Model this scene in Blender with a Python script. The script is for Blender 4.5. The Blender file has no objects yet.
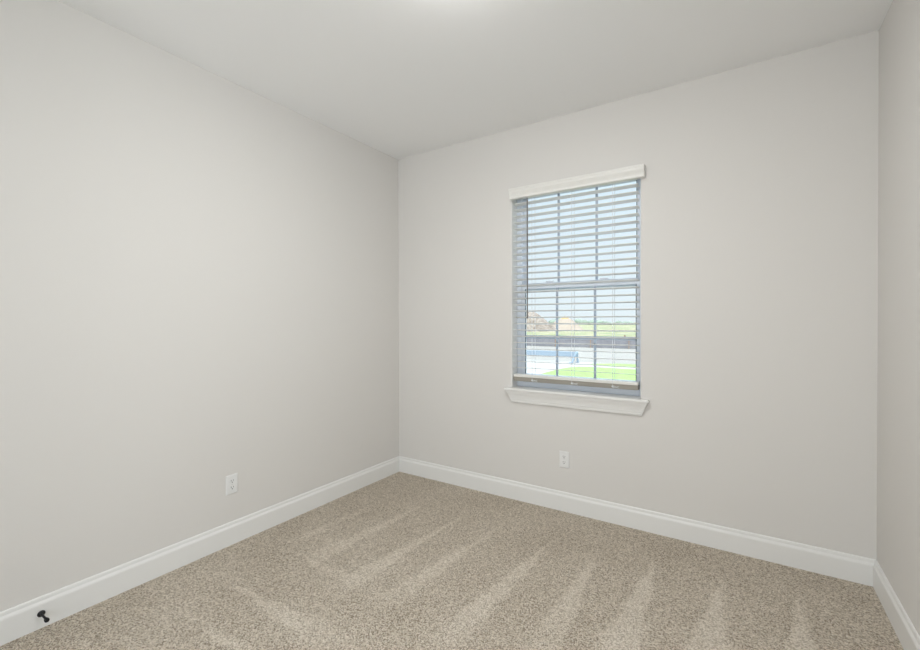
import bpy, bmesh, math, random
from mathutils import Vector, Matrix
random.seed(7)
C = bpy.context.scene.collection
SC = bpy.context.scene

# ------------------------------------------------------------------ camera
cam_d = bpy.data.cameras.new('camera')
cam_d.sensor_width = 36.0
cam_d.lens = 435.114 / 920.0 * 36.0
cam_d.clip_start = 0.02
cam_d.clip_end = 2000
cam = bpy.data.objects.new('camera', cam_d)
C.objects.link(cam)
YAW, PITCH, ROLL = 0.5765, -0.0069, -0.0023
fw = Vector((-math.sin(YAW) * math.cos(PITCH), math.cos(YAW) * math.cos(PITCH), math.sin(PITCH)))
rt = Vector((math.cos(YAW), math.sin(YAW), 0))
up = rt.cross(fw)
r2 = rt * math.cos(ROLL) + up * math.sin(ROLL)
u2 = up * math.cos(ROLL) - rt * math.sin(ROLL)
m = Matrix((r2, u2, -fw)).transposed().to_4x4()
m.translation = Vector((2.5432, -2.9202, 1.3126))
cam.matrix_world = m
SC.camera = cam

# ------------------------------------------------------------------ world, sun, exposure
SC.view_settings.view_transform = 'Standard'
SC.view_settings.look = 'None'
SC.view_settings.gamma = 1.0
SC.view_settings.exposure = 0.16
SC.view_settings.use_curve_mapping = False

w = bpy.data.worlds.new('sky')
SC.world = w
w.use_nodes = True
nt = w.node_tree
nt.nodes.clear()
out = nt.nodes.new('ShaderNodeOutputWorld')
bg = nt.nodes.new('ShaderNodeBackground')
bg.inputs['Strength'].default_value = 0.92
tc = nt.nodes.new('ShaderNodeTexCoord')
sx = nt.nodes.new('ShaderNodeSeparateXYZ')
rp = nt.nodes.new('ShaderNodeValToRGB')
rp.color_ramp.elements[0].position = 0.0
rp.color_ramp.elements[0].color = (0.90, 0.97, 1.03, 1)
rp.color_ramp.elements[1].position = 0.9
rp.color_ramp.elements[1].color = (2.6, 3.1, 3.8, 1)
e = rp.color_ramp.elements.new(0.27)
e.color = (0.82, 0.94, 1.06, 1)
nt.links.new(tc.outputs['Generated'], sx.inputs[0])
nt.links.new(sx.outputs['Z'], rp.inputs[0])
nt.links.new(rp.outputs[0], bg.inputs['Color'])
nt.links.new(bg.outputs[0], out.inputs[0])

sun_d = bpy.data.lights.new('sun', 'SUN')
sun_d.energy = 2.2
sun_d.angle = math.radians(0.6)
sun_d.color = (1.0, 0.96, 0.88)
sun = bpy.data.objects.new('sun', sun_d)
C.objects.link(sun)
# the sun stands behind the house: it lights the ground outside, never the window
sun.rotation_euler = (math.radians(35), math.radians(18), 0)

RD = 2.6               # depth of the unseen room added behind the camera for fill light
# added fill lights behind made-up openings in that room's right and rear walls,
# tilted up to brighten the ceiling


def fill_light(name, energy, width, loc, turn, tilt, col):
    d = bpy.data.lights.new(name, 'AREA')
    d.shape = 'RECTANGLE'
    d.size = width
    d.size_y = 1.5
    d.energy = energy
    d.color = col
    o = bpy.data.objects.new(name, d)
    C.objects.link(o)
    o.location = loc
    o.rotation_euler = (math.radians(90 + tilt), 0, math.radians(turn))


FILL_R, FILL_B = 46.0, 54.0
fill_light('fill_right', FILL_R, 1.9, (3.10 + 0.45, -4.45, 1.1), 90, 35, (0.88, 0.95, 1.0))
fill_light('fill_rear', FILL_B, 1.5, (2.05, -3.06 - RD - 0.45, 1.1), 0, 35, (0.93, 0.97, 1.0))

LAMP_L = 77.0          # radiance of the room's ceiling lamp


# ------------------------------------------------------------------ materials
def mat(name, col, rough=0.6, spec=0.3, metal=0.0):
    M = bpy.data.materials.new(name)
    M.use_nodes = True
    b = M.node_tree.nodes['Principled BSDF']
    b.inputs['Base Color'].default_value = (*col, 1)
    b.inputs['Roughness'].default_value = rough
    b.inputs['Metallic'].default_value = metal
    b.inputs['Specular IOR Level'].default_value = spec
    return M


def N(M, kind, **kw):
    n = M.node_tree.nodes.new(kind)
    for k, v in kw.items():
        setattr(n, k, v)
    return n


def L(M, a, b):
    M.node_tree.links.new(a, b)


def bump(M, scale, strength, dist=0.002, detail=3.0, vec=None):
    b = M.node_tree.nodes['Principled BSDF']
    t = N(M, 'ShaderNodeTexNoise')
    t.inputs['Scale'].default_value = scale
    t.inputs['Detail'].default_value = detail
    if vec is None:
        g = N(M, 'ShaderNodeNewGeometry')
        vec = g.outputs['Position']
    L(M, vec, t.inputs['Vector'])
    bp = N(M, 'ShaderNodeBump')
    bp.inputs['Strength'].default_value = strength
    bp.inputs['Distance'].default_value = dist
    L(M, t.outputs['Fac'], bp.inputs['Height'])
    L(M, bp.outputs[0], b.inputs['Normal'])
    return t


def mottled(name, stops, scale, rough=0.9, detail=4, stretch=(1, 1, 1), bstr=0.0):
    M = mat(name, stops[0][1], rough, 0.1)
    b = M.node_tree.nodes['Principled BSDF']
    g = N(M, 'ShaderNodeNewGeometry')
    mp = N(M, 'ShaderNodeMapping')
    mp.inputs['Scale'].default_value = stretch
    L(M, g.outputs['Position'], mp.inputs['Vector'])
    t = N(M, 'ShaderNodeTexNoise')
    t.inputs['Scale'].default_value = scale
    t.inputs['Detail'].default_value = detail
    L(M, mp.outputs[0], t.inputs['Vector'])
    r = N(M, 'ShaderNodeValToRGB')
    while len(r.color_ramp.elements) < len(stops):
        r.color_ramp.elements.new(0.5)
    for el, (p, c) in zip(r.color_ramp.elements, stops):
        el.position = p
        el.color = (*c, 1)
    L(M, t.outputs['Fac'], r.inputs[0])
    L(M, r.outputs[0], b.inputs['Base Color'])
    if bstr:
        bp = N(M, 'ShaderNodeBump')
        bp.inputs['Strength'].default_value = bstr
        bp.inputs['Distance'].default_value = 0.05
        L(M, t.outputs['Fac'], bp.inputs['Height'])
        L(M, bp.outputs[0], b.inputs['Normal'])
    return M


WALL = mat('wall_paint', (0.722, 0.703, 0.675), 0.85, 0.15)
bump(WALL, 160, 0.12, 0.0015)
CEIL = mat('ceiling_paint', (0.895, 0.895, 0.89), 0.9, 0.1)
bump(CEIL, 140, 0.12, 0.0015)
TRIM = mat('trim_paint', (0.81, 0.805, 0.785), 0.35, 0.35)
VINYL = mat('window_vinyl_blue_cast', (0.71, 0.75, 0.81), 0.35, 0.4)  # white vinyl, bluish cast of the light mixed into its base colour
GRILLE = mat('grille_vinyl', (0.45, 0.51, 0.59), 0.4, 0.3)
GASKET = mat('window_gasket', (0.10, 0.14, 0.15), 0.6, 0.2)
BLIND = mat('blind_white', (0.80, 0.79, 0.755), 0.4, 0.35)
RAIL = mat('blind_rail_shaded', (0.32, 0.30, 0.26), 0.5, 0.3)  # cream rail darkened: the shade on its unlit face put into the colour
CORD = mat('blind_cord', (0.72, 0.74, 0.76), 0.8, 0.1)
WAND = mat('wand_shaded', (0.13, 0.12, 0.11), 0.35, 0.5)  # white wand against the bright window, its shade painted in as dark grey
PLATE = mat('outlet_plastic', (0.80, 0.80, 0.79), 0.3, 0.45)
SLOT = mat('outlet_slot', (0.16, 0.155, 0.15), 0.7, 0.1)
SCREW = mat('outlet_screw', (0.70, 0.70, 0.69), 0.3, 0.5)
BLACK = mat('matte_black_metal', (0.012, 0.012, 0.014), 0.45, 0.4)
RUBBER = mat('black_rubber', (0.008, 0.008, 0.009), 0.7, 0.3)
METAL = mat('lamp_ring_white', (0.75, 0.75, 0.74), 0.35, 0.4)

GLASS = bpy.data.materials.new('window_glass')
GLASS.use_nodes = True
GLASS.node_tree.nodes.clear()
go = N(GLASS, 'ShaderNodeOutputMaterial')
gm = N(GLASS, 'ShaderNodeMixShader')
gt = N(GLASS, 'ShaderNodeBsdfTransparent')
gt.inputs['Color'].default_value = (0.95, 0.975, 0.97, 1)
gg = N(GLASS, 'ShaderNodeBsdfGlossy')
gg.inputs['Roughness'].default_value = 0.0
gm.inputs['Fac'].default_value = 0.03
L(GLASS, gt.outputs[0], gm.inputs[1])
L(GLASS, gg.outputs[0], gm.inputs[2])
L(GLASS, gm.outputs[0], go.inputs[0])


def emitter(name, col, s):
    M = bpy.data.materials.new(name)
    M.use_nodes = True
    b = M.node_tree.nodes['Principled BSDF']
    b.inputs['Base Color'].default_value = (0.8, 0.8, 0.78, 1)
    b.inputs['Emission Color'].default_value = (*col, 1)
    b.inputs['Emission Strength'].default_value = s
    return M


# carpet: cut-pile tufts, each cell its own tone, with brushed vacuum wedges lying in the pile
CARPET = mat('carpet_pile', (0.4, 0.35, 0.3), 0.95, 0.05)


def build_carpet(M):
    b = M.node_tree.nodes['Principled BSDF']
    g = N(M, 'ShaderNodeNewGeometry')
    P = g.outputs['Position']
    sep = N(M, 'ShaderNodeSeparateXYZ')
    L(M, P, sep.inputs[0])

    def math_(op, a, b_=None, c=None, clamp=False):
        n = N(M, 'ShaderNodeMath', operation=op)
        n.use_clamp = clamp
        for i, v in enumerate((a, b_, c)):
            if v is None:
                continue
            if isinstance(v, (int, float)):
                n.inputs[i].default_value = v
            else:
                L(M, v, n.inputs[i])
        return n.outputs[0]

    wob = N(M, 'ShaderNodeTexNoise')
    wob.inputs['Scale'].default_value = 9.0
    wob.inputs['Detail'].default_value = 4.0
    wob.inputs['Roughness'].default_value = 0.65
    L(M, P, wob.inputs['Vector'])
    wv = math_('MULTIPLY', math_('SUBTRACT', wob.outputs['Fac'], 0.5), 0.10)
    X = math_('ADD', sep.outputs['X'], wv)
    Y = math_('ADD', sep.outputs['Y'], wv)
    total = None

    def wedge(U, V, u0, drift, v0, length, w0, w1, amt):
        # U across, V along from the apex at v0 in the direction of growing V
        nonlocal total
        t = math_('DIVIDE', math_('SUBTRACT', V, v0), length)
        cen = math_('MULTIPLY_ADD', t, drift, u0)
        hw = math_('MULTIPLY_ADD', t, w1 - w0, w0)
        d = math_('SUBTRACT', hw, math_('ABSOLUTE', math_('SUBTRACT', U, cen)))
        m1 = math_('DIVIDE', d, 0.025, clamp=True)
        m2 = math_('DIVIDE', t, 0.12, clamp=True)
        m3 = math_('MULTIPLY', math_('SUBTRACT', 1.0, t), 3.0, clamp=True)
        r = math_('MULTIPLY', math_('MULTIPLY', math_('MULTIPLY', m1, m2), m3), amt)
        total = r if total is None else math_('ADD', total, r)

    negY = math_('MULTIPLY', Y, -1.0)
    for (x0, dr, y0, ln, w1, a) in [
            (0.33, -0.04, 0.55, 0.9, 0.07, 0.55),
            (0.63, -0.09, 0.38, 1.1, 0.08, 0.75),
            (0.97, -0.11, 0.34, 1.3, 0.09, 0.75),
            (1.245, -0.12, 0.36, 1.2, 0.085, 0.75),
            (1.595, -0.09, 0.35, 1.25, 0.09, 0.9),
            (1.85, 0.02, 0.36, 1.1, 0.10, 0.9),
            (2.155, -0.05, 0.23, 1.3, 0.13, 0.95),
            (2.46, -0.06, 0.28, 1.1, 0.12, 1.0),
            (2.765, -0.03, 0.25, 1.0, 0.12, 1.0)]:
        wedge(X, negY, x0, dr, y0, ln, 0.008, w1, a)
    for (y0, dr, x0, ln, w1, a) in [
            (-1.37, 0.0, 0.30, 0.8, 0.07, 0.5),
            (-1.735, 0.03, 0.30, 0.9, 0.09, 0.85),
            (-1.96, 0.02, 0.37, 0.8, 0.06, 0.8),
            (-2.275, 0.0, 0.05, 0.7, 0.05, 0.7)]:
        wedge(Y, X, y0, dr, x0, ln, 0.008, w1, a)
    # broad lighter band where the two directions of strokes meet
    br = N(M, 'ShaderNodeTexNoise')
    br.inputs['Scale'].default_value = 2.2
    br.inputs['Detail'].default_value = 3.0
    L(M, P, br.inputs['Vector'])
    lay = math_('ADD', math_('MULTIPLY', total, 0.19), math_('MULTIPLY', math_('SUBTRACT', br.outputs['Fac'], 0.5), 0.22))

    v = N(M, 'ShaderNodeTexVoronoi')
    v.inputs['Scale'].default_value = 215.0
    L(M, P, v.inputs['Vector'])
    sc = N(M, 'ShaderNodeSeparateColor')
    L(M, v.outputs['Color'], sc.inputs[0])
    n2 = N(M, 'ShaderNodeTexNoise')
    n2.inputs['Scale'].default_value = 130.0
    n2.inputs['Detail'].default_value = 4.0
    L(M, P, n2.inputs['Vector'])
    tone = math_('ADD', math_('MULTIPLY', sc.outputs[0], 0.70), math_('MULTIPLY', n2.outputs['Fac'], 0.32))
    tone = math_('ADD', tone, lay)
    r = N(M, 'ShaderNodeValToRGB')
    r.color_ramp.elements[0].position = 0.05
    r.color_ramp.elements[0].color = (0.19, 0.145, 0.105, 1)
    r.color_ramp.elements[1].position = 0.95
    r.color_ramp.elements[1].color = (0.92, 0.845, 0.74, 1)
    el = r.color_ramp.elements.new(0.5)
    el.color = (0.640, 0.556, 0.442, 1)
    L(M, tone, r.inputs[0])
    L(M, r.outputs[0], b.inputs['Base Color'])
    bp = N(M, 'ShaderNodeBump')
    bp.inputs['Strength'].default_value = 0.5
    bp.inputs['Distance'].default_value = 0.006
    L(M, math_('ADD', math_('SUBTRACT', 1.0, math_('MULTIPLY', v.outputs['Distance'], 60.0)), n2.outputs['Fac']), bp.inputs['Height'])
    L(M, bp.outputs[0], b.inputs['Normal'])


build_carpet(CARPET)

FIELD = mottled('dry_field', [(0.38, (0.23, 0.28, 0.15)), (0.5, (0.36, 0.335, 0.19)), (0.62, (0.45, 0.39, 0.26))], 1.1, stretch=(0.5, 0.6, 1), detail=6)
GRASS = mottled('lawn_grass', [(0.3, (0.27, 0.39, 0.13)), (0.7, (0.37, 0.47, 0.18))], 7.0, detail=5, bstr=0.4)
CONCRETE = mottled('pale_concrete', [(0.3, (0.35, 0.315, 0.275)), (0.7, (0.39, 0.355, 0.31))], 1.5)
WALK = mottled('white_concrete', [(0.3, (0.47, 0.435, 0.39)), (0.7, (0.51, 0.475, 0.43))], 1.5)
SILT = mottled('silt_fabric', [(0.3, (0.25, 0.24, 0.26)), (0.7, (0.31, 0.30, 0.32))], 3.0)
STAKE = mat('orange_stake', (0.42, 0.28, 0.19), 0.8, 0.1)
DIRT = mottled('brown_dirt', [(0.36, (0.20, 0.155, 0.125)), (0.5, (0.33, 0.265, 0.215)), (0.66, (0.42, 0.35, 0.29))], 2.2, detail=6)
CLAY = mottled('pale_clay', [(0.3, (0.41, 0.32, 0.25)), (0.7, (0.47, 0.38, 0.30))], 0.6)
CLAYTOP = mottled('orange_clay', [(0.3, (0.55, 0.33, 0.10)), (0.7, (0.60, 0.38, 0.14))], 0.6)
LEAF = mottled('far_foliage', [(0.3, (0.27, 0.32, 0.25)), (0.7, (0.37, 0.41, 0.33))], 0.5)
BARRIER = mat('blue_grey_board', (0.32, 0.39, 0.47), 0.6, 0.2)
BLEG = mat('pale_blue_leg', (0.34, 0.43, 0.53), 0.6, 0.2)
FARWALL = mat('outer_brick', (0.3, 0.2, 0.15), 0.9, 0.1)


# ------------------------------------------------------------------ mesh helpers
def link(name, bm, M, parent=None, smooth=False):
    bmesh.ops.recalc_face_normals(bm, faces=bm.faces)
    me = bpy.data.meshes.new(name)
    bm.to_mesh(me)
    bm.free()
    for mm in (M if isinstance(M, (list, tuple)) else [M]):
        me.materials.append(mm)
    if smooth:
        for p_ in me.polygons:
            p_.use_smooth = True
    o = bpy.data.objects.new(name, me)
    C.objects.link(o)
    if parent is not None:
        o.parent = parent
        # shapes are modelled in world coordinates: take the thing's own place off
        root = parent
        while root.parent is not None:
            root = root.parent
        me.transform(Matrix.Translation(-root.location))
    return o


def box(bm, x0, x1, y0, y1, z0, z1, bev=0.0, seg=2, rot=None):
    r = bmesh.ops.create_cube(bm, size=1.0)
    vs = r['verts']
    c = Vector(((x0 + x1) / 2, (y0 + y1) / 2, (z0 + z1) / 2))
    for v in vs:
        v.co = Vector((v.co.x * (x1 - x0), v.co.y * (y1 - y0), v.co.z * (z1 - z0)))
    if bev:
        es = list({e for v in vs for e in v.link_edges})
        rr = bmesh.ops.bevel(bm, geom=es, offset=bev, segments=seg, affect='EDGES', profile=0.5)
        vs = list({v for f in rr['faces'] for v in f.verts} | {v for v in vs if v.is_valid})
        # collect the whole island
        seen, st = set(vs), list(vs)
        while st:
            q = st.pop()
            for e_ in q.link_edges:
                o_ = e_.other_vert(q)
                if o_ not in seen:
                    seen.add(o_)
                    st.append(o_)
        vs = list(seen)
    for v in vs:
        if rot is not None:
            v.co = rot @ v.co
        v.co += c
    return vs


def prism(bm, prof, a, b, fn):
    """profile points swept from a to b; fn(u, v, t) gives the 3-D point"""
    A = [bm.verts.new(fn(u, v, a)) for u, v in prof]
    B = [bm.verts.new(fn(u, v, b)) for u, v in prof]
    n = len(prof)
    for i in range(n):
        j = (i + 1) % n
        bm.faces.new((A[i], A[j], B[j], B[i]))
    bm.faces.new(A)
    bm.faces.new(list(reversed(B)))
    return A + B


def lathe(bm, prof, origin, axis, seg=32):
    """prof: (radius, distance along axis)"""
    ax = Vector(axis).normalized()
    t = Vector((0, 0, 1)) if abs(ax.z) < 0.9 else Vector((1, 0, 0))
    a = ax.cross(t).normalized()
    b = ax.cross(a)
    rings = []
    for r, h in prof:
        c = Vector(origin) + ax * h
        if r < 1e-6:
            rings.append([bm.verts.new(c)])
        else:
            rings.append([bm.verts.new(c + (a * math.cos(k * 2 * math.pi / seg) + b * math.sin(k * 2 * math.pi / seg)) * r) for k in range(seg)])
    for p_, q in zip(rings, rings[1:]):
        for k in range(seg):
            j = (k + 1) % seg
            if len(p_) == 1 and len(q) == 1:
                continue
            if len(p_) == 1:
                bm.faces.new((p_[0], q[k], q[j]))
            elif len(q) == 1:
                bm.faces.new((p_[k], p_[j], q[0]))
            else:
                bm.faces.new((p_[k], p_[j], q[j], q[k]))


def struct(name, bm, M, smooth=False, label=None, cat=None):
    o = link(name, bm, M, None, smooth)
    o['kind'] = 'structure'
    if label:
        o['label'] = label
        o['category'] = cat
    return o


def thing(name, label, cat, loc, group=None):
    o = bpy.data.objects.new(name, None)
    C.objects.link(o)
    o.empty_display_size = 0.05
    o.location = loc
    o['label'] = label
    o['category'] = cat
    if group:
        o['group'] = group
    return o


def tag(o, label, cat, group=None, kind=None):
    o['label'] = label
    o['category'] = cat
    if group:
        o['group'] = group
    if kind:
        o['kind'] = kind
    return o


def new():
    return bmesh.new()


# ------------------------------------------------------------------ room shell
W, H, D = 3.1003, 2.74, 3.06
WT = 0.16                                   # outer wall thickness
FX0, FX1 = 1.144, 1.980
OX0, OX1, OZ0, OZ1 = 1.105, 2.000, 0.800, 2.280   # window opening

bm = new()
box(bm, -0.12, W + 0.12, -D - RD - 0.12, WT, -0.12, 0.0)
struct('floor', bm, CARPET, label='beige speckled carpet floor with brushed vacuum strokes', cat='floor')
bm = new()
box(bm, -0.12, W + 0.12, -D - RD - 0.12, WT, H, H + 0.12)
struct('ceiling', bm, CEIL, label='smooth off-white ceiling of the empty room', cat='ceiling')
bm = new()
box(bm, -0.12, 0.0, -D - RD - 0.12, WT, 0, H)
struct('wall_left', bm, WALL, label='plain pale greige wall left of the corner', cat='wall')
bm = new()
for (y0, y1, z0, z1) in ((-3.5, WT, 0, H), (-D - RD - 0.12, -5.4, 0, H), (-5.4, -3.5, 0, 0.45), (-5.4, -3.5, 2.25, H)):  # the gap past the front wall is made for the added fill light
    box(bm, W, W + 0.12, y0, y1, z0, z1)
struct('wall_right', bm, WALL, label='pale wall cut by the right edge of the photo', cat='wall')

# back wall with a round-cornered drywall return around the window
bm = new()
R = 0.012
rings = []
for k in range(7):
    a = k / 6 * math.pi / 2
    rings.append((R * (1 - math.sin(a)), R * (1 - math.cos(a))))
rings.append((0.0, WT))


def loop(off, y):
    return [bm.verts.new((x, y, z)) for x, z in ((OX0 - off, OZ0 - off), (OX1 + off, OZ0 - off), (OX1 + off, OZ1 + off), (OX0 - off, OZ1 + off))]


LP = [loop(*r_) for r_ in rings]
for A, B in zip(LP, LP[1:]):
    for i in range(4):
        j = (i + 1) % 4
        f_ = bm.faces.new((A[i], A[j], B[j], B[i]))
        if A is not LP[0] and A is not LP[1]:
            f_.material_index = 1
for y, inner in ((0.0, LP[0]), (WT, LP[-1])):
    o4 = [bm.verts.new((x, y, z)) for x, z in ((0, 0), (W, 0), (W, H), (0, H))]
    for i in range(4):
        j = (i + 1) % 4
        bm.faces.new((o4[i], o4[j], inner[j], inner[i]))
    if y == 0.0:
        f0 = o4
for i in range(4):
    j = (i + 1) % 4
    bm.faces.new((f0[i], f0[j], o4[j], o4[i]))
struct('wall_back', bm, [WALL, TRIM], label='pale greige wall around the window', cat='wall')

# front wall: opening widened for the fill light of the added room behind it
DX0, DX1, DZ = 0.55, 2.98, 2.44
bm = new()
for (x0, x1, z0, z1) in ((0, DX0, 0, H), (DX1, W, 0, H), (DX0, DX1, DZ, H)):
    box(bm, x0, x1, -D - 0.12, -D, z0, z1)
struct('wall_front', bm, WALL, label='wall behind the camera, its cased opening widened for the fill light', cat='wall')
RB = -D - RD
RY0, RY1, RZ0, RZ1 = -5.4, -3.5, 0.45, 2.25  # opening made for the added fill light
bm = new()
for (x0, x1, z0, z1) in ((-0.12, 1.3, 0, H), (2.8, W + 0.12, 0, H), (1.3, 2.8, 0, 0.45), (1.3, 2.8, 2.25, H)):
    box(bm, x0, x1, RB - 0.12, RB, z0, z1)
struct('wall_rear', bm, WALL, label='rear wall of the room added behind the camera for fill light', cat='wall')
bm = new()
for (x0, x1, z0, z1) in ((DX0 - 0.06, DX0 + 0.012, 0, DZ + 0.06), (DX1 - 0.012, DX1 + 0.06, 0, DZ + 0.06), (DX0 + 0.012, DX1 - 0.012, DZ - 0.012, DZ + 0.06)):
    box(bm, x0, x1, -D - 0.135, -D + 0.015, z0, z1, 0.004)
struct('trim_1', bm, TRIM, label='white casing around the opening behind the camera', cat='door casing')

# baseboards: flat board, bead and stepped cap
HB = 0.1316
PROF = [(0.0, 0.0), (0.016, 0.0), (0.016, 0.098), (0.0152, 0.103), (0.0125, 0.1085), (0.0095, 0.1125), (0.0085, 0.115), (0.0085, 0.118),
        (0.0080, 0.124), (0.0068, 0.1285), (0.0045, 0.131), (0.0, HB)]
bm = new()
prism(bm, PROF, -D, 0.0, lambda u, v, t: Vector((u, t, v)))
struct('baseboard_left', bm, TRIM, label='white moulded baseboard along the left wall', cat='baseboard')
bm = new()
prism(bm, PROF, 0.0, W, lambda u, v, t: Vector((t, -u, v)))
struct('baseboard_back', bm, TRIM, label='white moulded baseboard under the window wall', cat='baseboard')
bm = new()
prism(bm, PROF, -D, 0.0, lambda u, v, t: Vector((W - u, t, v)))
struct('baseboard_right', bm, TRIM, label='white moulded baseboard along the right wall', cat='baseboard')

# ------------------------------------------------------------------ window
win = thing('window_1', 'white single-hung window with gridded sashes behind the blind', 'window', (1.558, 0.12, 0.84))
win['kind'] = 'structure'
FB = 0.8262                                  # foot of the vinyl frame
FT = 2.280
bm = new()
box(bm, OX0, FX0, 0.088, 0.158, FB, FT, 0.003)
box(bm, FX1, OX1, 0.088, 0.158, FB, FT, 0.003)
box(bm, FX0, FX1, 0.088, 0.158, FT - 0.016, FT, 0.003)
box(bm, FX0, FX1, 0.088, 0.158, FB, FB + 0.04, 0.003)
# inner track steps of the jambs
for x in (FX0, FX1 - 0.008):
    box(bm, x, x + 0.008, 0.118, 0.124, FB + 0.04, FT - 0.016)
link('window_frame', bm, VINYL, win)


def sash(name, x0, x1, z0, z1, y0, y1, sl, sr, st, sb, cols, bars, bh, parent):
    b_ = new()
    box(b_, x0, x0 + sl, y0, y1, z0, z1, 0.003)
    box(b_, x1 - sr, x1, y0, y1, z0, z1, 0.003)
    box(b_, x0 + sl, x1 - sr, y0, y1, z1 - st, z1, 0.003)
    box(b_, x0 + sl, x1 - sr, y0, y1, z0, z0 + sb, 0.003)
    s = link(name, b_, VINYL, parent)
    ym = (y0 + y1) / 2
    gx0, gx1, gz0, gz1 = x0 + sl, x1 - sr, z0 + sb, z1 - st
    b_ = new()
    box(b_, gx0, gx1, ym - 0.002, ym + 0.002, gz0, gz1)
    link('glass_pane', b_, GLASS, s)
    b_ = new()
    for x in cols:
        box(b_, x - 0.0085, x + 0.0085, ym - 0.011, ym - 0.003, gz0, gz1, 0.0015)
    for z in bars:
        box(b_, gx0, gx1, ym - 0.0105, ym - 0.0035, z - bh, z + bh, 0.0015)
    link('grille', b_, GRILLE, s)
    b_ = new()
    g = 0.004
    for (a0, a1, c0, c1) in ((gx0, gx0 + g, gz0, gz1), (gx1 - g, gx1, gz0, gz1)):
        box(b_, a0, a1, y0 - 0.0006, y0 + 0.004, c0, c1)
    link('gasket', b_, GASKET, s)
    return s


sash('upper_sash', FX0, FX1, 1.548, FT - 0.016, 0.126, 0.152, 0.026, 0.023, 0.020, 0.05, [1.418, 1.692], [1.921], 0.0085, win)
sash('lower_sash', FX0, FX1, FB + 0.04, 1.600, 0.092, 0.118, 0.026, 0.020, 0.042, 0.057, [1.418, 1.690], [1.200], 0.0125, win)
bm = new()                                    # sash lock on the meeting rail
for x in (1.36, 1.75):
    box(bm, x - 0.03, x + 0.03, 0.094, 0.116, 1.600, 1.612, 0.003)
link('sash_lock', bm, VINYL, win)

# stool (sill) with horns, and the mitred apron below it
bm = new()
SX0, SX1 = 1.056, 2.056
box(bm, SX0, SX1, -0.042, -0.0005, 0.806, 0.826, 0.006, 3)
box(bm, OX0 + 0.001, OX1 - 0.001, -0.006, 0.157, 0.806, 0.826)
link('window_sill', bm, TRIM, win)
bm = new()
AP = [(0.034, 0.806), (0.033, 0.796), (0.029, 0.786), (0.024, 0.774), (0.0205, 0.760), (0.0185, 0.750), (0.0185, 0.744), (0.0155, 0.741),
      (0.0150, 0.728), (0.012, 0.7205), (0.0, 0.7195)]
rows = []
for d, z in AP:
    grow = max(0.0, (z - 0.722)) * 0.47
    x0, x1 = 1.108 - grow, 2.009 + grow
    rows.append([bm.verts.new((x0 + 0.0, -0.0005, z)), bm.verts.new((x0, -d - 0.0006, z)), bm.verts.new((x1, -d - 0.0006, z)), bm.verts.new((x1, -0.0005, z))])
for a, b in zip(rows, rows[1:]):
    for i in range(4):
        j = (i + 1) % 4
        bm.faces.new((a[i], a[j], b[j], b[i]))
bm.faces.new(rows[0])
bm.faces.new(list(reversed(rows[-1])))
link('window_apron', bm, TRIM, win)

# ------------------------------------------------------------------ blind
bl = thing('window_blind', 'white horizontal slat blind with crown valance hanging in the window', 'blind', (1.558, 0.0, 0.87))
BX0, BX1 = OX0 + 0.006, OX1 - 0.013
bm = new()
VP = [(0.0, 2.2115), (0.030, 2.2105), (0.036, 2.213), (0.0365, 2.219), (0.034, 2.223), (0.034, 2.230), (0.037, 2.238), (0.0425, 2.248), (0.0465, 2.256),
      (0.0475, 2.262), (0.0475, 2.270), (0.0505, 2.272), (0.0505, 2.283), (0.048, 2.2855), (0.0, 2.2855)]
prism(bm, VP, 1.103, 2.029, lambda u, v, t: Vector((t, -u - 0.0008, v)))
link('valance', bm, BLIND, bl)
bm = new()
box(bm, BX0, BX1, 0.006, 0.062, 2.226, 2.270, 0.002)
link('headrail', bm, BLIND, bl)
CY = 0.036                                    # middle of the slats
PITCH_Z, TOP_Z = 0.0466, 2.184
TILT = math.radians(-8.0)
hw = 0.0255
src = None
for k in range(27):
    z = TOP_Z - k * PITCH_Z
    if src is None:
        bm = new()
        pr = []
        n = 8
        for i in range(n + 1):
            u = -1 + 2 * i / n
            pr.append((u * hw, 0.0014 * (1 - u * u) + 0.0014))
        for i in range(n, -1, -1):
            u = -1 + 2 * i / n
            pr.append((u * hw, 0.0014 * (1 - u * u) - 0.0014))
        ct, st_ = math.cos(TILT), math.sin(TILT)
        prism(bm, pr, BX0 + 0.002, BX1 - 0.002, lambda u, v, t: Vector((t, CY + u * ct - v * st_, z + u * st_ + v * ct)))
        src = link('slat', bm, BLIND, bl)
    else:
        s = src.copy()
        C.objects.link(s)
        s.parent = bl
        s.location = (0, 0, -k * PITCH_Z)
bm = new()
RL = Matrix.Rotation(math.radians(0), 3, 'X')
box(bm, BX0, BX1 - 0.001, CY - 0.027, CY + 0.027, 0.8755, 0.9045, 0.003)
rail = link('bottom_rail', bm, RAIL, bl)
rail['label'] = 'bottom rail with its shade put into the dark colour'
bm = new()
box(bm, BX0 + 0.001, BX1 - 0.002, CY - 0.026, CY + 0.026, 0.9055, 0.925, 0.003)
link('slat', bm, BLIND, bl)['label'] = 'spare slats resting on the bottom rail'
for x in (1.262, 1.556, 1.829):
    bm = new()
    for yy in (CY - hw - 0.0025, CY + hw + 0.0025):
        box(bm, x - 0.0013, x + 0.0013, yy - 0.0007, yy + 0.0007, 0.90, 2.228)
    link('ladder_cord', bm, CORD, bl)
    bm = new()
    for (s_, t_) in ((-1, 1), (1, -1)):
        box(bm, x + 0.022 - 0.02, x + 0.022 + 0.02, CY - 0.0295, CY - 0.027, 0.8845, 0.8875, 0.0008, 1, Matrix.Rotation(s_ * 0.35, 3, 'Y'))
    lathe(bm, [(0.0, 0.0032), (0.006, 0.003), (0.0075, 0.0)], (x, CY - 0.0268, 0.888), (0, -1, 0), 16)
    link('cord_button', bm, CORD, rail)
bm = new()
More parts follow.
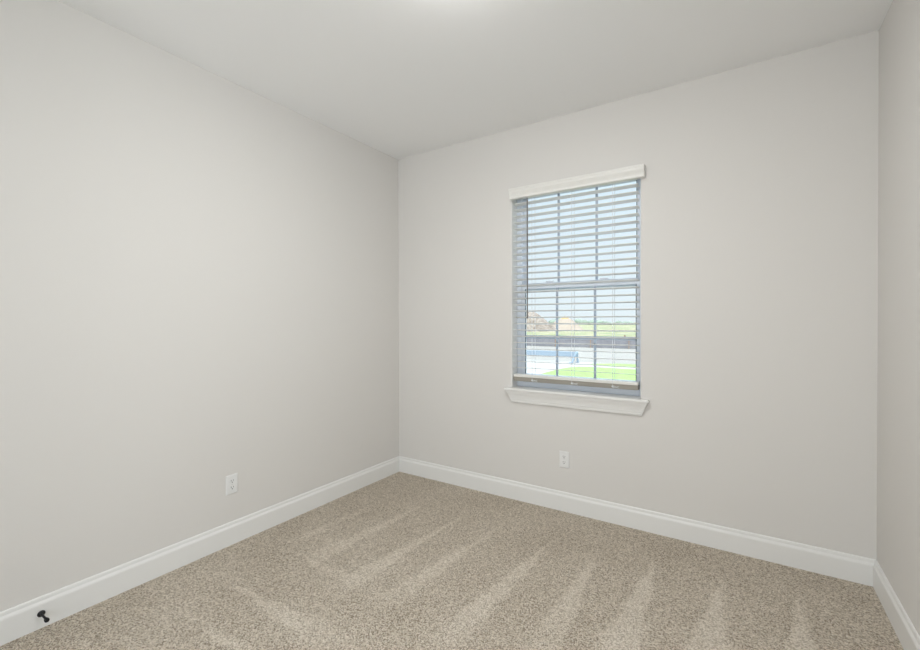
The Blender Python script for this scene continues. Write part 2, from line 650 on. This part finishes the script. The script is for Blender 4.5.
lathe(bm, [(0.0, 0.0), (0.0045, 0.0), (0.0045, 0.03), (0.0042, 0.034), (0.0042, 0.86), (0.0025, 0.875), (0.0, 0.876)], (1.230, -0.002, 1.338), (0, 0, 1), 12)
link('tilt_wand', bm, WAND, bl, True)['label'] = 'thin tilt wand with its shade put into the grey'


# ------------------------------------------------------------------ outlets
def outlet(label, origin, wall):
    t = thing('wall_outlet', label, 'outlet', origin, 'wall outlets')
    o = Vector(origin)

    def P(a, d, z):                            # a along the wall, d out of it
        return o + (Vector((d, a, z)) if wall == 'left' else Vector((a, -d, z)))

    def ob(b_, a0, a1, d0, d1, z0, z1, bev=0.0):
        p0, p1 = P(a0, d0, z0), P(a1, d1, z1)
        lo = [min(p0[i], p1[i]) for i in range(3)]
        hi = [max(p0[i], p1[i]) for i in range(3)]
        box(b_, lo[0], hi[0], lo[1], hi[1], lo[2], hi[2], bev)
    nrm = (1, 0, 0) if wall == 'left' else (0, -1, 0)
    b_ = new()
    # bevelled cover plate: a thin foot and a sloped rim
    rows_ = []
    for d, ins in ((0.0006, 0.0), (0.003, 0.0), (0.006, 0.004), (0.0066, 0.0065)):
        a, z = 0.035 - ins, 0.057 - ins
        rows_.append([b_.verts.new(P(s1 * a, d, s2 * z)) for s1, s2 in ((-1, -1), (1, -1), (1, 1), (-1, 1))])
    for q, r_ in zip(rows_, rows_[1:]):
        for i in range(4):
            j = (i + 1) % 4
            b_.faces.new((q[i], q[j], r_[j], r_[i]))
    b_.faces.new(rows_[-1])
    b_.faces.new(list(reversed(rows_[0])))
    link('cover_plate', b_, PLATE, t)
    for cz in (0.0195, -0.0195):
        b_ = new()
        # round face with flattened top and bottom
        pts = []
        for k in range(28):
            a = k * 2 * math.pi / 28
            pts.append((0.0172 * math.cos(a), max(-0.0145, min(0.0145, 0.0172 * math.sin(a)))))
        A = [b_.verts.new(P(u, 0.0062, cz + v)) for u, v in pts]
        B = [b_.verts.new(P(u * 0.97, 0.0084, cz + v * 0.97)) for u, v in pts]
        for i in range(28):
            j = (i + 1) % 28
            b_.faces.new((A[i], A[j], B[j], B[i]))
        b_.faces.new(B)
        r_ = link('receptacle', b_, PLATE, t)
        b_ = new()
        ob(b_, -0.0080, -0.0052, 0.0080, 0.0088, cz + 0.000, cz + 0.0085)
        ob(b_, 0.0052, 0.0080, 0.0080, 0.0088, cz + 0.0010, cz + 0.0080)
        lathe(b_, [(0.0033, -0.0004), (0.0033, 0.0004), (0.0, 0.0004)], P(0, 0.0084, cz - 0.0065), nrm, 16)
        link('slots', b_, SLOT, r_)
    b_ = new()
    lathe(b_, [(0.0034, -0.0006), (0.0034, 0.0010), (0.0022, 0.0016), (0.0, 0.0017)], P(0, 0.0066, 0), nrm, 16)
    link('screw', b_, SCREW, t)


outlet('white duplex outlet low on the left wall beside the corner', (0.0, -1.5007, 0.3535), 'left')
outlet('white duplex outlet low on the wall below the window', (1.5066, 0.0, 0.357), 'back')

# ------------------------------------------------------------------ door stop
ds = thing('door_stop', 'small black door stop screwed into the left baseboard', 'door stop', (0.016, -2.342, 0.063))
o_ = (0.0162, -2.342, 0.063)
bm = new()
lathe(bm, [(0.0, 0.0), (0.0135, 0.0), (0.0135, 0.002), (0.012, 0.0045), (0.0085, 0.0075), (0.0055, 0.009), (0.0, 0.009)], o_, (1, 0, 0), 28)
link('flange', bm, BLACK, ds, True)
bm = new()
lathe(bm, [(0.0, 0.007), (0.0052, 0.007), (0.0046, 0.012), (0.0042, 0.03), (0.0042, 0.066), (0.0, 0.066)], o_, (1, 0, 0), 20)
link('rod', bm, BLACK, ds, True)
bm = new()
lathe(bm, [(0.0, 0.060), (0.0055, 0.060), (0.0068, 0.063), (0.0082, 0.070), (0.0085, 0.078), (0.0068, 0.082), (0.0, 0.083)], o_, (1, 0, 0), 24)
link('rubber_tip', bm, RUBBER, ds, True)


# ------------------------------------------------------------------ ceiling lamps
def ceiling_lamp(label, x, y, Lr, r, col):
    t = thing('ceiling_lamp', label, 'lamp', (x, y, H), None)
    b_ = new()
    lathe(b_, [(0.0, 0.0005), (r * 0.92, 0.0005), (r * 0.96, 0.004), (r * 0.96, 0.022), (r * 0.90, 0.026), (0.0, 0.026)], (x, y, H), (0, 0, -1), 48)
    link('lamp_ring', b_, METAL, t, False)
    b_ = new()
    pr_ = [(r * math.cos(a), 0.026 + 0.034 * math.sin(a)) for a in [k / 10 * math.pi / 2 for k in range(10)]] + [(0.0, 0.060)]
    lathe(b_, [(0.0, 0.0258)] + pr_, (x, y, H), (0, 0, -1), 48)
    link('lamp_shade', b_, emitter('lit_lamp_glass', col, Lr), t, True)


ceiling_lamp('round flush ceiling lamp glowing at the middle of the ceiling', 1.64, -1.61, LAMP_L, 0.160, (0.985, 0.985, 0.975))

# ------------------------------------------------------------------ outside
GZ = -0.35


def slab(name, pts, top, thick, M, label, cat):
    b_ = new()
    A = [b_.verts.new((x, y, top)) for x, y in pts]
    B = [b_.verts.new((x, y, top - thick)) for x, y in pts]
    n_ = len(pts)
    b_.faces.new(A)
    b_.faces.new(list(reversed(B)))
    for i in range(n_):
        j = (i + 1) % n_
        b_.faces.new((A[i], A[j], B[j], B[i]))
    return struct(name, b_, M, False, label, cat)


# field: rolling open ground out to the horizon
bm = new()
nx, ny = 60, 40
vv = []
for j in range(ny + 1):
    y = 24.9 + (j / ny) ** 2.2 * 420
    row = []
    for i in range(nx + 1):
        x = -260 + 460 * i / nx
        z = GZ - 0.02 + (0.10 * math.sin(x * 0.11 + y * 0.05) + 0.12 * math.sin(y * 0.13 - x * 0.04)) * min(1, (y - 24.9) / 12) + max(0, y - 60) * 0.0022
        row.append(bm.verts.new((x, y, z)))
    vv.append(row)
for j in range(ny):
    for i in range(nx):
        bm.faces.new((vv[j][i], vv[j][i + 1], vv[j + 1][i + 1], vv[j + 1][i]))
struct('open_field', bm, FIELD, True, 'dry yellow-green field beyond the dark silt fence', 'field')
GRAVEL = mottled('grey_gravel', [(0.3, (0.24, 0.235, 0.225)), (0.7, (0.34, 0.33, 0.32))], 12.0)  # for the unseen ground added below the window to neutralise bounce light
LE = [(-2.55, 7.6), (-2.75, 9.2), (-2.88, 10.5), (-2.88, 11.8), (-2.76, 12.6), (-2.52, 13.0), (-2.2, 13.1)]      # curved edge of the lawn
VE = [(-1.7, 13.6), (-2.6, 14.25), (-2.3, 14.6), (-1.6, 14.95)]                                                     # tip of the verge
slab('street', [(-60, 14.95), (60, 14.95), (60, 25.0), (-60, 25.0)], GZ, 0.2, CONCRETE, 'pale concrete street between lawn and silt fence', 'street')
slab('bounce_gravel', [(-2.55, 0.2), (60, 0.2), (60, 7.6), (-2.55, 7.6)], GZ - 0.004, 0.2, GRAVEL, 'grey gravel added unseen below the window for neutral bounce light', 'gravel')
slab('lawn', LE + [(60, 13.1), (60, 7.6)], GZ, 0.2, GRASS, 'green front lawn just outside the window', 'lawn')
slab('grass_verge', VE + [(60, 14.95), (60, 13.6)], GZ - 0.001, 0.2, GRASS, 'narrow green grass strip between sidewalk and street', 'grass strip')
slab('sidewalk', [(-2.2, 13.1), (60, 13.1), (60, 13.6), (-1.7, 13.6)], GZ - 0.002, 0.2, WALK, 'thin white sidewalk between the two strips of grass', 'sidewalk')
slab('driveway', [(-60, 0.2), (-2.55, 0.2)] + LE + VE + [(-60, 14.95)], GZ - 0.003, 0.2, WALK, 'white concrete driveway left of the lawn', 'driveway')

# silt fence
sf = thing('silt_fence', 'low dark grey fabric fence along the edge of the field', 'fence', (-5, 25.1, GZ))
bm = new()
n = 220
prev = None
for i in range(n + 1):
    x = -45 + 75 * i / n
    y = 25.1 + 0.03 * math.sin(x * 1.9)
    zt = 0.225 + 0.025 * math.sin(x * 1.3) + 0.02 * math.sin(x * 3.1)
    cur = [bm.verts.new((x, y, GZ - 0.02)), bm.verts.new((x, y, zt)), bm.verts.new((x, y + 0.012, zt)), bm.verts.new((x, y + 0.012, GZ - 0.02))]
    if prev:
        for a in range(4):
            b = (a + 1) % 4
            bm.faces.new((prev[a], prev[b], cur[b], cur[a]))
    prev = cur
link('fence_fabric', bm, SILT, sf)
for i in range(15):
    x = -22.1 + 2.35 * i
    bm = new()
    box(bm, x - 0.018, x + 0.018, 25.01, 25.05, GZ - 0.02, 0.26)
    s = link('stake', bm, STAKE, sf)

# low barrier on the street
br = thing('street_barrier', 'long blue-grey street barrier board on splayed pale legs', 'barrier', (-5.5, 14.35, GZ))
bm = new()
box(bm, -8.6, -3.06, 14.30, 14.36, -0.11, 0.10, 0.015)
link('barrier_board', bm, BARRIER, br)
for xe in (-3.1, -8.5):
    for sgn in (-1, 1):
        bm = new()
        a = Vector((xe + 0.03, 14.33 + sgn * 0.035, 0.085))
        b = Vector((xe - 0.02 - 0.09 * (sgn < 0) + 0.03 * (sgn > 0), 14.33 + sgn * 0.22, GZ))
        ax = (b - a)
        lathe(bm, [(0.0, 0.0), (0.05, 0.0), (0.045, ax.length * 0.5), (0.04, ax.length - 0.02), (0.0, ax.length - 0.02)], a, ax, 12)
        leg = link('leg', bm, BLEG, br)
        bm = new()
        box(bm, b.x - 0.09, b.x + 0.05, b.y - 0.06, b.y + 0.06, GZ, GZ + 0.035, 0.008)
        link('foot', bm, BARRIER, leg)


# mounds: lumpy heaps with a footprint in the field
def heap(name, cx, cy, rx, ry, h, rough_, seed, M, label, top=None):
    rnd = random.Random(seed)
    ph = [rnd.uniform(0, 6.28) for _ in range(8)]
    b_ = new()
    nr, na = 16, 64
    rings_ = []
    for i in range(nr + 1):
        s = i / nr
        if i == 0:
            rings_.append([b_.verts.new((cx, cy, GZ + h))])
            continue
        rr = []
        for k in range(na):
            a = k * 2 * math.pi / na
            wob = 1 + 0.10 * math.sin(2 * a + ph[0]) + 0.07 * math.sin(5 * a + ph[1])
            z = h * (0.5 + 0.5 * math.cos(math.pi * s ** 1.15))
            if top:
                z -= 0.16 * h * min(1.0, s * 6) * (1 - s)      # a small peak at the tip
            z += rough_ * h * (1 - s) * (math.sin(9 * a + 14 * s + ph[2]) + math.sin(4 * a - 11 * s + ph[3]) + 0.8 * (rnd.random() - 0.5)) * min(1, s * 3)
            rr.append(b_.verts.new((cx + rx * s * wob * math.cos(a), cy + ry * s * wob * math.sin(a), GZ - 0.3 * s + z)))
        rings_.append(rr)
    for p_, q in zip(rings_, rings_[1:]):
        for k in range(na):
            j = (k + 1) % na
            if len(p_) == 1:
                b_.faces.new((p_[0], q[k], q[j]))
            else:
                b_.faces.new((p_[k], p_[j], q[j], q[k]))
    if top:
        tip = {v for rr in rings_[:top + 1] for v in rr}
        for f in b_.faces:
            if all(v in tip for v in f.verts):
                f.material_index = 1
    o = link(name, b_, M, None, True)
    return tag(o, label, 'dirt mound')


heap('dirt_mound', -31.0, 70.0, 7.6, 6.5, 3.7, 0.05, 3, DIRT, 'dark brown rubbly mound at the left of the field')
heap('dirt_mound', -27.5, 82.0, 5.2, 4.5, 2.85, 0.015, 5, [CLAY, CLAYTOP], 'pale peach mound with an orange tip, right of the brown one', 3)

# far trees: a continuous soft line of crowns at the end of the field
bm = new()
rnd = random.Random(11)
for i in range(210):
    x = -190 + i * 1.35 + rnd.uniform(-1.2, 1.2)
    y = 196 + rnd.uniform(-7, 7)
    s = rnd.uniform(0.6, 1.35) * (1 + 0.35 * math.sin(x * 0.06))
    r = bmesh.ops.create_icosphere(bm, subdivisions=2, radius=1.0)
    for v in r['verts']:
        q = v.co.copy()
        k = 1 + 0.22 * math.sin(q.x * 5 + i) * math.sin(q.y * 4 + q.z * 6 + i * 2)
        v.co = Vector((x + q.x * s * 1.5 * k, y + q.y * s * 1.2 * k, -0.1 + s * 0.75 + q.z * s * k))
tag(link('distant_trees', bm, LEAF, None, True), 'far line of grey-green trees on the horizon', 'trees', None, 'stuff')

# marker post in the field
bm = new()
box(bm, -4.86, -4.81, 31.0, 31.05, GZ - 0.05, 0.30, 0.01)
lathe(bm, [(0.0, 0.0), (0.07, 0.0), (0.07, 0.04), (0.0, 0.04)], (-4.835, 30.99, 0.24), (0, -1, 0), 16)
tag(link('marker_post', bm, FARWALL), 'short brown marker post standing in the field beyond the fence', 'post')
